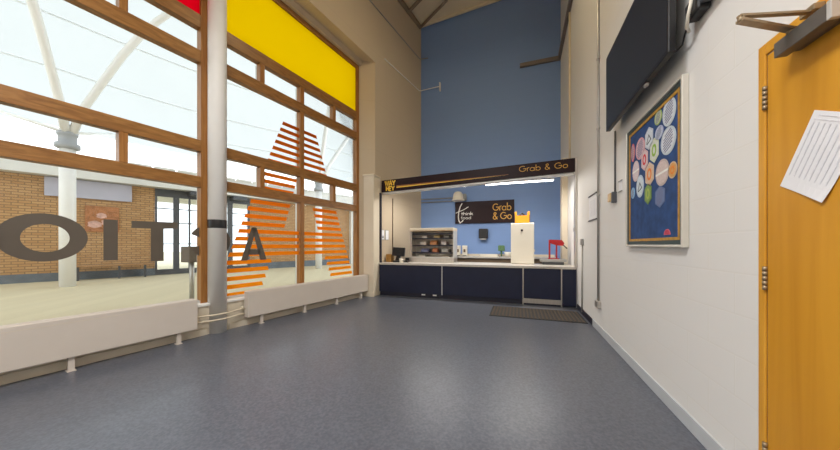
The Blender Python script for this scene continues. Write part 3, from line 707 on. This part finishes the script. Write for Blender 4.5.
# dispensers on the rear counter
for lab, x in (('white hand-towel carton beside the display case on the rear counter', -1.665), ('white pump carton, right of the pair on the rear counter', -1.47)):
    b = thing('soap_dispenser', lab, 'dispenser', (x, 8.2, 0.925), 'white cartons on the rear counter')
    MB().box(x-0.07, x+0.07, 8.12, 8.24, 0.925, 1.235, 0.015).build('carton', m_whiteg, b)
    MB().box(x-0.028, x+0.028, 8.110, 8.125, 1.04, 1.13, 0.004).build('nozzle', m_steel_brown, b)
    MB().box(x-0.06, x+0.06, 8.10, 8.24, 0.925, 0.95, 0.004).build('drip_tray', m_black, b)
sp = thing('scrub_brush', 'green scrubbing brush standing in a tub on the rear counter', 'brush', (-0.44, 8.2, 0.925))
MB().tube([(-0.44, 8.2, 0.93), (-0.44, 8.2, 1.09)], 0.02, 10).build('handle', m_green, sp)
MB().box(-0.53, -0.35, 8.14, 8.26, 1.08, 1.24, 0.02).build('head', m_green, sp)
tb = MB(); tb.lathe([(0.075, 0), (0.09, 0.13), (0.08, 0.13), (0.068, 0.01)], (-0.27, 8.15, 0.925), 20)
tag(tb.build('plastic_tub', m_whiteg), 'white tub right of the green brush on the rear counter', 'tub')
tr = MB(); tr.box(-1.05, -0.5, 8.05, 8.35, 0.925, 0.945, 0.006); tr.box(-1.05, -1.03, 8.05, 8.35, 0.94, 0.985); tr.box(-0.52, -0.5, 8.05, 8.35, 0.94, 0.985); tr.box(-1.05, -0.5, 8.05, 8.07, 0.94, 0.985); tr.box(-1.05, -0.5, 8.33, 8.35, 0.94, 0.985)
tag(tr.build('serving_tray', m_whiteg), 'white tray on the rear counter below the towel dispenser', 'tray')

# white cabinet + crate
fz = thing('white_cabinet', 'tall white cabinet standing on the worktop under an orange crate', 'cabinet', (0.1, 6.9, 0.812))
MB().box(-0.155, 0.345, 6.83, 7.18, 0.812, 1.755, 0.008).build('body', m_whiteg, fz)
dd = MB().box(-0.145, 0.335, 6.808, 6.83, 0.83, 1.74, 0.006).build('door', m_whiteg, fz)
MB().lathe([(0.026, -0.006), (0.026, 0.0), (0.018, 0.008)], (0.083, 6.806, 1.585), 16, 'y').build('lock', m_black, dd)
MB().box(0.345, 0.362, 6.84, 6.88, 1.10, 1.15, 0.003).build('latch', m_steel, fz)
cr = thing('plastic_crate', 'orange plastic crate on top of the white cabinet', 'crate', (0.1, 7.0, 1.755))
k = MB(); a0, a1, b0, b1 = -0.075, 0.255, 6.86, 7.14
k.box(a0, a1, b0, b1, 1.755, 1.77)
for (x0, x1, y0, y1) in ((a0, a1, b0, b0+0.012), (a0, a1, b1-0.012, b1), (a0, a0+0.012, b0, b1), (a1-0.012, a1, b0, b1)): k.box(x0, x1, y0, y1, 1.765, 1.93)
for (x, y) in ((a0, b0), (a1-0.05, b0), (a0, b1-0.05), (a1-0.05, b1-0.05)): k.box(x, x+0.05, y, y+0.05, 1.92, 2.02, 0.006)
k.build('tub', m_orangep, cr)
k = MB(); k.tube([(-0.03, 6.95, 1.80), (0.02, 6.93, 1.93), (0.09, 6.93, 1.985), (0.14, 6.95, 1.94)], 0.018, 8)
tag(k.build('dark_cloth', m_black), 'dark folded cloth poking out of the orange crate', 'cloth')
# red juicer and grey scale tray
rj = thing('red_can_opener', 'red bench-mounted tool standing on the right of the worktop', 'kitchen tool', (0.75, 6.95, 0.95))
k = MB(); k.box(0.655, 0.69, 6.92, 6.97, 0.953, 1.36, 0.006); k.box(0.80, 0.83, 6.92, 6.97, 0.953, 1.28, 0.006); k.build('upright', m_redp, rj)
k = MB(); k.prism([(0.655, 6.90, 1.30), (0.82, 6.90, 1.24), (0.94, 6.90, 1.23), (0.97, 6.90, 1.29), (0.92, 6.90, 1.36), (0.74, 6.90, 1.37), (0.66, 6.90, 1.37)], (0, 0.09, 0)); k.build('head', m_redp, rj)
MB().tube([(0.93, 6.945, 1.27), (1.03, 6.945, 1.17)], 0.012, 8).build('lever', m_black, rj)
MB().box(0.64, 0.86, 6.88, 7.0, 0.935, 0.953, 0.003).build('foot', m_redp, rj)
sc = thing('grey_scale', 'grey box tray under the red tool at the right of the worktop', 'scale', (0.75, 6.95, 0.812))
MB().box(0.47, 1.0, 6.78, 7.14, 0.875, 0.935, 0.008).build('platform', m_grey, sc)
MB().box(0.52, 0.95, 6.82, 7.1, 0.812, 0.875, 0.004).build('base', m_dgrey, sc)
# notices on the left wall behind the till
for lab, s, z0, z1, w in (('small framed notice, left of the pair behind the till', 5.83, 1.38, 1.64, 0.14), ('small framed notice, right of the pair behind the till', 6.02, 1.38, 1.64, 0.15)):
    f = thing('framed_notice', lab, 'notice', Lp(0.22, s, z0), 'two notices behind the till')
    MB(ML).box(0.2205, 0.235, s-w/2, s+w/2, z0, z1, 0.003).build('frame', m_grey, f)
    MB(ML).box(0.2345, 0.2365, s-w/2+0.012, s+w/2-0.012, z0+0.012, z1-0.012).build('sheet', m_paper, f)
    if s < 5.9: MB(ML).lathe([(0.02, 0), (0.012, 0.06)], (0.2365, s, z0+0.05), 8).build('printed_figure', m_printd, f)
cdt = MB(ML); cdt.tube([(0.235, 6.28, 0.9), (0.235, 6.28, 2.50)], 0.012, 8)
tag(cdt.build('wall_conduit', m_steel_brown), 'thin brown conduit rising up the beige wall behind the till', 'conduit')

# ================================================================== MAT
fm = thing('floor_mat', 'black ribbed entrance mat on the floor before the hatch', 'mat', (0.3, 5.5, 0))
MB().box(-0.48, 1.05, 5.07, 5.90, 0.0005, 0.010, 0.003).build('backing', m_rubber, fm)
rb = MB()
for k in range(25):
    x = -0.45+k*0.0598; rb.box(x, x+0.030, 5.10, 5.87, 0.009, 0.014)
rb.build('ribs', m_matrib, fm)

# ================================================================== RIGHT WALL THINGS
xw = XR
tv = thing('television', 'large black flat-screen television mounted high on the right wall', 'television', (xw-0.1, 3.05, 2.56))
TY0, TY1, TZ0, TZ1 = 2.345, 3.765, 2.555, 3.40
MB().box(xw-0.140, xw-0.095, TY0, TY1, TZ0, TZ1, 0.006).build('casing', m_black, tv)
MB().box(xw-0.1415, xw-0.139, TY0+0.018, TY1-0.018, TZ0+0.022, TZ1-0.018).build('screen', m_screen, tv)
MB().box(xw-0.095, xw-0.06, TY0+0.25, TY1-0.25, TZ0+0.12, TZ1-0.15, 0.01).build('rear_housing', m_black, tv)
k = MB(); k.box(xw-0.012, xw-0.001, 2.75, 3.35, 2.80, 3.20); k.box(xw-0.065, xw-0.01, 2.85, 2.90, 2.70, 3.30); k.box(xw-0.065, xw-0.01, 3.20, 3.25, 2.70, 3.30); k.build('wall_bracket', m_dgrey, tv)
k = MB(); k.lathe([(0.004, -0.035), (0.014, -0.02), (0.016, 0.0), (0.012, 0.02)], (xw-0.118, 2.75, 2.545), 12, 'y'); k.build('sensor', m_steel, tv)
# notice board
nb = thing('notice_board', 'blue notice board in a pale metal frame below the television', 'notice board', (xw-0.03, 2.9, 1.235))
NY0, NY1, NZ0, NZ1 = 2.40, 3.47, 1.232, 2.42
def ring(mb, x0, x1, y0, y1, z0, z1, w, bev=0.0):
    mb.box(x0, x1, y0, y0+w, z0, z1, bev); mb.box(x0, x1, y1-w, y1, z0, z1, bev); mb.box(x0, x1, y0+w, y1-w, z0, z0+w, bev); mb.box(x0, x1, y0+w, y1-w, z1-w, z1, bev); return mb
ring(MB(), xw-0.042, xw-0.001, NY0, NY1, NZ0, NZ1, 0.020, 0.005).build('frame', m_alub, nb)
MB().box(xw-0.02, xw-0.001, NY0+0.02, NY1-0.02, NZ0+0.02, NZ1-0.02).build('felt_panel', m_navyfelt, nb)
ring(MB(), xw-0.030, xw-0.02, NY0+0.020, NY1-0.020, NZ0+0.020, NZ1-0.020, 0.034).build('inner_trim', m_darktrim, nb)
ring(MB(), xw-0.026, xw-0.02, NY0+0.060, NY1-0.046, NZ0+0.046, NZ1-0.050, 0.030).build('gold_border', m_boardgold, nb)
BX = xw-0.0205
def badge(y, z, ry, rz, shape, col, col2, mark, label):
    b = thing('paper_badge', label, 'badge', (BX, y, z-rz), 'paper badges pinned to the notice board')
    def outline(k):
        if shape == 'hex': p = [(0, 1), (0.92, 0.55), (0.92, -0.55), (0, -1), (-0.92, -0.55), (-0.92, 0.55)]
        elif shape == 'half': p = [(math.cos(PI*i/12), -0.6+1.6*math.sin(PI*i/12)) for i in range(13)]
        else: p = [(math.cos(2*PI*i/28), math.sin(2*PI*i/28)) for i in range(28)]
        return [(y+ry*k*q[0], z+rz*k*q[1]) for q in p]
    MB().prism([(BX, a, c) for a, c in outline(1.0)], (-0.002, 0, 0)).build('rim', mat('badge_'+str(col), col, 0.7, 0.05, 30), b)
    MB().prism([(BX-0.002, a, c) for a, c in outline(0.84)], (-0.001, 0, 0)).build('face', mat('badgef_'+str(col2), col2, 0.7, 0.10, 60), b)
    k = MB(); O = (BX-0.003, y, z); a, bb = Vector((0, -1, 0)), Vector((0, 0, 1))
    if mark == 'lines':
        for i in range(-3, 4):
            h = 0.62*ry*math.sqrt(max(0.1, 1-(i/4)**2)); k.ribbon([(-h, i*rz*0.2-h*0.35), (h, i*rz*0.2+h*0.35)], rz*0.085, O, a, bb, 0.0005)
    elif mark == 'bar':
        k.ribbon([(-0.95*ry, -0.05*rz), (0.95*ry, 0.05*rz)], rz*0.16, O, a, bb, 0.0005)
    elif mark == 'blob':
        k.ribbon([(0.38*ry*math.cos(2*PI*i/14), 0.4*rz*math.sin(2*PI*i/14)) for i in range(14)], rz*0.2, O, a, bb, 0.0005, True)
    elif mark == 'graph':
        k.ribbon([(-0.5*ry, -0.4*rz), (0, 0.3*rz), (0.5*ry, -0.2*rz), (-0.4*ry, -0.45*rz)], rz*0.10, O, a, bb, 0.0005)
    k.build('mark', mat('badgem_'+mark+label[:9], MK[mark] if mark != 'blob' else BL[label.split()[0]], 0.7, 0.1, 40), b)
    return b
MK = {'lines': (0.16, 0.17, 0.28), 'bar': (0.80, 0.80, 0.76), 'graph': (0.05, 0.06, 0.08)}
BL = {'white': (0.25, 0.45, 0.05), 'pink': (0.62, 0.03, 0.05), 'orange': (0.75, 0.22, 0.02), 'cream': (0.72, 0.20, 0.03), 'green': (0.35, 0.45, 0.08), 'red': (0.5, 0.05, 0.08)}
WH, LB = (0.62, 0.66, 0.72), (0.52, 0.58, 0.70)
BADGES = [
 (2.622, 2.258, .100, .105, 'oval', (0.55, 0.62, 0.66), WH, 'lines', 'white round badge with slanted writing, uppermost right on the board'),
 (2.795, 2.290, .065, .060, 'oval', (0.30, 0.42, 0.12), (0.55, 0.60, 0.38), 'lines', 'small green rimmed badge beside the uppermost white badge'),
 (2.780, 2.160, .072, .055, 'oval', (0.38, 0.42, 0.62), LB, 'lines', 'small lilac round badge right of the graph badge'),
 (2.635, 2.045, .115, .105, 'oval', (0.50, 0.58, 0.64), WH, 'lines', 'pale blue round badge with slanted writing directly below the uppermost one'),
 (2.965, 2.180, .085, .100, 'hex', (0.50, 0.54, 0.62), (0.60, 0.66, 0.72), 'graph', 'white six-sided badge with a black zigzag drawing'),
 (3.150, 2.150, .105, .100, 'oval', (0.62, 0.34, 0.38), (0.60, 0.44, 0.50), 'lines', 'pink round badge at the upper left of the board'),
 (3.325, 2.165, .045, .090, 'oval', (0.60, 0.12, 0.16), (0.62, 0.35, 0.36), 'lines', 'narrow red badge at the far left edge of the board'),
 (2.865, 2.045, .085, .105, 'hex', (0.60, 0.66, 0.48), (0.62, 0.66, 0.60), 'blob', 'white six-sided badge with a green ring'),
 (3.055, 2.020, .075, .100, 'hex', (0.62, 0.42, 0.44), (0.66, 0.52, 0.54), 'blob', 'pink six-sided badge with a red ring'),
 (3.255, 1.965, .080, .100, 'oval', (0.62, 0.48, 0.48), (0.64, 0.56, 0.60), 'bar', 'pale pink oval badge with a white band near the left edge'),
 (3.155, 1.800, .085, .105, 'oval', (0.45, 0.55, 0.68), (0.58, 0.66, 0.72), 'graph', 'white and blue oval badge low on the left'),
 (3.325, 1.765, .050, .055, 'oval', (0.20, 0.38, 0.62), (0.30, 0.48, 0.68), 'lines', 'small bright blue badge lowest at the left edge'),
 (2.955, 1.865, .090, .105, 'hex', (0.62, 0.50, 0.40), (0.64, 0.46, 0.32), 'blob', 'cream six-sided badge with an orange ring'),
 (2.730, 1.825, .110, .105, 'oval', (0.50, 0.42, 0.40), (0.60, 0.50, 0.48), 'bar', 'large dusty pink round badge with a white band'),
 (2.570, 1.805, .062, .062, 'oval', (0.60, 0.45, 0.30), (0.62, 0.32, 0.10), 'blob', 'orange round badge at the right edge of the board'),
 (2.985, 1.700, .075, .095, 'hex', (0.12, 0.22, 0.06), (0.20, 0.32, 0.08), 'blob', 'green six-sided badge at the bottom of the cluster'),
 (2.765, 1.640, .090, .090, 'hex', (0.10, 0.15, 0.30), (0.14, 0.20, 0.38), 'lines', 'dark blue six-sided badge at the bottom of the cluster'),
 (2.650, 1.345, .050, .028, 'half', (0.62, 0.15, 0.22), (0.50, 0.05, 0.10), 'blob', 'red half-round badge alone near the bottom of the board')]
for b in BADGES: badge(*b)
# framed poster, small notice, box, conduits
ps = thing('poster', 'white poster in black hanging rails on the right wall near the steel post', 'poster', (xw-0.01, 5.0, 1.63))
MB().box(xw-0.004, xw-0.001, 4.78, 5.24, 1.64, 2.03).build('sheet', m_paper, ps)
for z in (1.63, 2.02): MB().box(xw-0.014, xw-0.001, 4.76, 5.25, z, z+0.018, 0.002).build('rail', m_black, ps)
k = MB(); 
for i in range(4): k.box(xw-0.006, xw-0.004, 4.86+0.09*i, 4.90+0.09*i, 1.70, 1.95)
k.build('printed_columns', m_print, ps)
ps = thing('small_notice', 'small white notice in clips between the beige box and the notice board', 'notice', (xw-0.01, 3.76, 1.86))
MB().box(xw-0.004, xw-0.001, 3.70, 3.80, 1.86, 1.98).build('sheet', m_paper, ps)
for z in (1.855, 1.972): MB().box(xw-0.012, xw-0.001, 3.69, 3.81, z, z+0.010, 0.002).build('clip', m_grey, ps)
bb = thing('call_point', 'small beige wall box at the foot of the black cable', 'box', (xw-0.03, 3.96, 1.77))
MB().box(xw-0.06, xw-0.001, 3.92, 4.02, 1.775, 1.875, 0.006).build('box', m_beige, bb)
MB().box(xw-0.05, xw-0.001, 3.875, 3.915, 1.75, 1.88, 0.004).build('socket', m_dgrey, bb)
k = MB(); k.tube([(xw-0.015, 3.895, 2.60), (xw-0.015, 3.895, 1.88)], 0.010, 8)
tag(k.build('cable_drop', m_dgrey), 'black cable running down the wall from the television to the beige box', 'cable')
cd = thing('conduit', 'tall steel conduit with a double socket near the floor on the right wall', 'conduit', (xw-0.02, 4.62, 0.3))
MB().tube([(xw-0.018, 4.62, 0.45), (xw-0.018, 4.62, 6.56)], 0.015, 10).build('tube', m_cond, cd)
MB().box(xw-0.045, xw-0.001, 4.54, 4.70, 0.355, 0.455, 0.006).build('socket_box', m_steel, cd)
k = MB()
for z in (1.95, 2.9, 3.9, 5.2): k.box(xw-0.034, xw-0.001, 4.59, 4.65, z, z+0.03, 0.003)
k.build('saddle_clip', m_cond, cd)
cd = thing('conduit', 'short conduit rising from the mat to a switch box beside the counter', 'conduit', (xw-0.02, 5.70, 0.0))
MB().tube([(xw-0.016, 5.70, 0.05), (xw-0.016, 5.70, 1.27)], 0.012, 10).build('tube', m_cond, cd)
MB().box(xw-0.04, xw-0.001, 5.64, 5.76, 1.25, 1.36, 0.006).build('switch_box', m_grey, cd)
k = MB(); k.tube([(xw-0.02, 6.95, 2.97), (xw-0.02, 6.95, 6.40)], 0.022, 10)
tag(k.build('riser_pipe', m_pipe), 'cream riser pipe running up the right wall above the fascia', 'pipe')
# plug gear beside the TV
pg = thing('plug_box', 'black plug box with white and black cables beside the television', 'socket', (xw-0.05, 2.17, 2.70))
MB().box(xw-0.075, xw-0.001, 2.16, 2.30, 2.685, 2.80, 0.015).build('adaptor', m_black, pg)
MB().box(xw-0.07, xw-0.001, 1.99, 2.15, 2.70, 2.80, 0.012).build('adaptor', m_dgrey, pg)
MB().tube([(xw-0.08, 2.20, 2.78), (xw-0.085, 2.23, 2.70), (xw-0.07, 2.28, 2.66), (xw-0.04, 2.32, 2.65)], 0.010, 8).build('white_cable', m_whiteg, pg)
MB().tube([(xw-0.075, 2.22, 2.70), (xw-0.06, 2.32, 2.64), (xw-0.03, 2.42, 2.63), (xw-0.02, 2.52, 2.65), (xw-0.02, 2.58, 2.67)], 0.006, 8).build('black_cable', m_black, pg)
# trunking on the upper walls, pipes on the left
tk = thing('cable_trunking', 'dark cable trunking running along the right wall and across the blue wall', 'trunking', (1.0, 8.4, 6.3))
MB().box(0.05, XR-0.002, 8.42, 8.498, 6.30, 6.40, 0.004).build('run', m_trunk, tk)
MB().prism([(XR-0.07, 8.41, 6.32), (XR-0.002, 8.41, 6.32), (XR-0.002, 8.41, 6.42), (XR-0.07, 8.41, 6.42)], (0, -8.0, 0.6)).build('run', m_trunk, tk)
pl = thing('wall_pipe', 'thin upper pipe across the left wall ending on the blue wall', 'pipe', Lp(0.24, 7.0, 7.1))
MB().tube([tuple(Lp(0.235, 3.0, 7.05)), tuple(Lp(0.235, 7.78, 7.15)), (-2.93, 8.44, 7.18), (-2.70, 8.47, 7.18)], 0.014, 8).build('tube', m_grey, pl)
pl = thing('wall_pipe', 'thin lower pipe on the blue wall with an upright tip', 'pipe', (-2.6, 8.46, 6.15))
MB().tube([tuple(Lp(0.235, 5.9, 6.05)), tuple(Lp(0.235, 7.78, 6.13)), (-2.93, 8.44, 6.17), (-2.30, 8.45, 6.20)], 0.014, 8).build('tube', m_white, pl)
MB().box(-2.32, -2.28, 8.42, 8.495, 6.06, 6.32, 0.004).build('tip_plate', m_white, pl)

# ================================================================== OUTSIDE
g = MB(); g.prism([tuple(Lp(-0.3, -30, -0.15)), tuple(Lp(-0.3, 40, -0.15)), (-60, 60, -0.15), (-60, -35, -0.15)], (0, 0, 0.14))
struct(g.build('ground', m_pave))
bd = thing('brick_building', 'buff brick building with a slate plinth and pale eaves across the yard', 'building', Ep(-1, 5, 0))
MB(ME).box(-0.3, 0, -14, 3.62, 0.28, 3.7).build('brick_wall', m_brick_out, bd)
MB(ME).box(-0.3, 0.03, -14, 3.62, -0.02, 0.28).build('plinth', m_plinth, bd)
MB(ME).box(-0.3, 0, 7.15, 13.1, 0.33, 3.7).build('brick_wall', m_brick_out, bd)
MB(ME).box(-0.3, 0.03, 7.15, 20, -0.02, 0.33).build('plinth', m_plinth, bd)
MB(ME).box(-0.3, 0.25, 13.1, 13.75, 0.0, 4.3, 0.01).build('white_pier', m_mast, bd)
MB(ME).box(-0.3, 0, 13.75, 20, 0.33, 3.7).build('brick_wall', m_brick_out, bd)
MB(ME).prism([(0.45, -14, 3.62), (0.45, -14, 4.35), (-5, -14, 5.3), (-5, -14, 3.62)], (0, 34, 0)).build('eaves', m_fascia, bd)
gt = MB(ME)
for k in range(46): gt.box(0.40, 0.52, -13+0.72*k, -12.35+0.72*k, 4.35, 4.43)
gt.build('ridge_tiles', m_fascia, bd)
sc_ = MB(ME); sc_.box(-0.08, 0.02, 3.62, 7.15, 3.30, 3.62); sc_.box(-0.08, 0.02, 3.62, 7.15, 0.0, 0.22)
for t, w in ((3.66, 0.06), (4.30, 0.20), (4.75, 0.06), (5.20, 0.22), (5.75, 0.06), (6.30, 0.20), (7.10, 0.08)): sc_.box(-0.10, 0.03, t-w/2, t+w/2, 0.2, 3.32)
for z in (1.3, 2.2, 2.8): sc_.box(-0.07, 0.01, 3.62, 7.15, z-0.02, z+0.02)
sc_.build('door_screen', m_dgrey, bd)
MB(ME).box(-0.045, -0.035, 3.65, 7.12, 0.2, 3.32).build('screen_glass', m_glass_dark, bd)
for t in (5.0, 6.6): MB(ME).box(0.02, 0.5, t-0.3, t+0.3, 3.42, 3.60, 0.02).build('floodlight', m_dgrey, bd)
tag(MB(ME).box(0.03, 0.10, 0.86, 2.95, 2.95, 3.60, 0.01).build('lilac_panel', m_lilac), 'blank lilac-grey panel on the brick wall behind the white mast', 'board')  # plain lilac-grey rectangle set against the brick face
mu = thing('mural_panel', 'brown mural panel with pink shapes on the outside brick wall', 'mural', Ep(0.05, 1.8, 0.95))
MB(ME).box(0.0, 0.05, 1.75, 2.60, 1.75, 2.70, 0.006).build('panel', m_mural, mu)
m_pinkb = mat('mural_pink', (0.55, 0.34, 0.28), 0.8, 0.25, 9)
for (t, z, r) in ((1.98, 2.02, 0.17), (2.30, 2.10, 0.16), (2.42, 1.92, 0.12), (2.15, 2.35, 0.13)):
    MB(ME).prism([(0.05, t+r*math.cos(2*PI*i/12)*(1+0.2*math.sin(3*i)), z+r*0.8*math.sin(2*PI*i/12)) for i in range(12)], (0.006, 0, 0)).build('pink_shape', m_pinkb, mu)
be = thing('bench', 'long timber bench on metal legs against the brick wall', 'bench', Ep(0.4, 2.4, 0))
MB(ME).box(0.22, 0.62, 1.2, 3.55, 0.47, 0.53, 0.008).build('seat', m_bench, be)
for t in (1.6, 2.6, 3.3): MB(ME).box(0.30, 0.55, t-0.03, t+0.03, -0.01, 0.47).build('leg', m_dgrey, be)
lb = thing('post_box', 'dark box on a steel post outside the near window', 'post', (-6.99, 4.29, -0.01))
MB().tube([(-6.99, 4.29, -0.01), (-6.99, 4.29, 0.95)], 0.045, 12).build('post', m_cond, lb)
MB().box(-7.14, -6.84, 4.15, 4.43, 0.86, 1.22, 0.015).build('box', m_letter, lb)
# masts and canopy
def mast(cx, cy, label):
    c = Vector((cx, cy, -0.01)); t = thing('canopy_mast', label, 'mast', c, 'white masts holding the canopy')
    MB().lathe([(0.17, 0), (0.17, 4.75)], c, 28).build('column', m_mast, t)
    MB().lathe([(0.20, 4.16), (0.26, 4.20), (0.26, 4.32), (0.19, 4.36), (0.19, 4.55), (0.22, 4.58), (0.22, 4.66)], c, 28).build('collar', m_mastg, t)
    for a in (24.3, -37.7):
        dx, dy = math.cos(math.radians(a)), math.sin(math.radians(a))
        pts = [(0.12, 4.65), (0.50, 5.5), (0.85, 6.05), (1.14, 6.5), (1.55, 7.12), (1.97, 7.66), (2.5, 8.2), (3.05, 8.64), (3.6, 8.95)]
        MB().tube([(cx+dx*p, cy+dy*p, z) for p, z in pts], [0.105, 0.10, 0.10, 0.10, 0.10, 0.10, 0.095, 0.09, 0.08], 12).build('strut', m_mast, t)
    for a in (141, 195):
        dx, dy = math.cos(math.radians(a)), math.sin(math.radians(a))
        MB().tube([(cx+dx*0.2, cy+dy*0.2, 4.72), (cx+dx*3.4, cy+dy*3.4, 5.75)], 0.05, 8).build('tie_rod', m_mast, t)
    return t
mast(-12.91, 4.49, 'thick white canopy mast seen through the near window')
mast(-10.21, 12.53, 'white canopy mast seen through the striped far window')
# membrane: z against distance from the brick face
q0 = 2.55   # masts stand this far off the face
prof = [(-1.2, 5.75), (-0.2, 6.35), (1.0, 7.1), (q0, 8.05), (q0+2.1, 9.0), (q0+4.5, 9.65), (q0+7.0, 9.95), (q0+9.5, 9.9)]
cn = MB(ME); T0, T1, nT = -9.0, 19.0, 56
sec = []
for i in range(nT+1):
    t = T0+(T1-T0)*i/nT
    sag = 0.18*abs(math.sin(PI*(t-0.5)/8.1))
    sec.append([(q, t, z-sag) for q, z in prof])
gv = [[cn.v(p) for p in r] for r in sec]
for i in range(nT):
    for j in range(len(prof)-1):
        f = cn.bm.faces.new((gv[i][j], gv[i+1][j], gv[i+1][j+1], gv[i][j+1])); f.smooth = True
cp = thing('canopy_roof', 'white tensile canopy roof stretched over the outdoor yard', 'canopy', Ep(3, 5, 6))
cn.build('membrane', m_mem, cp)
for j in range(1, len(prof)-1):
    for dq in (0,):
        sm = MB(ME)
        sm.tube([(r[j][0], r[j][1], r[j][2]-0.02) for r in sec[::2]], 0.022, 6)
        sm.build('seam', m_seam, cp)
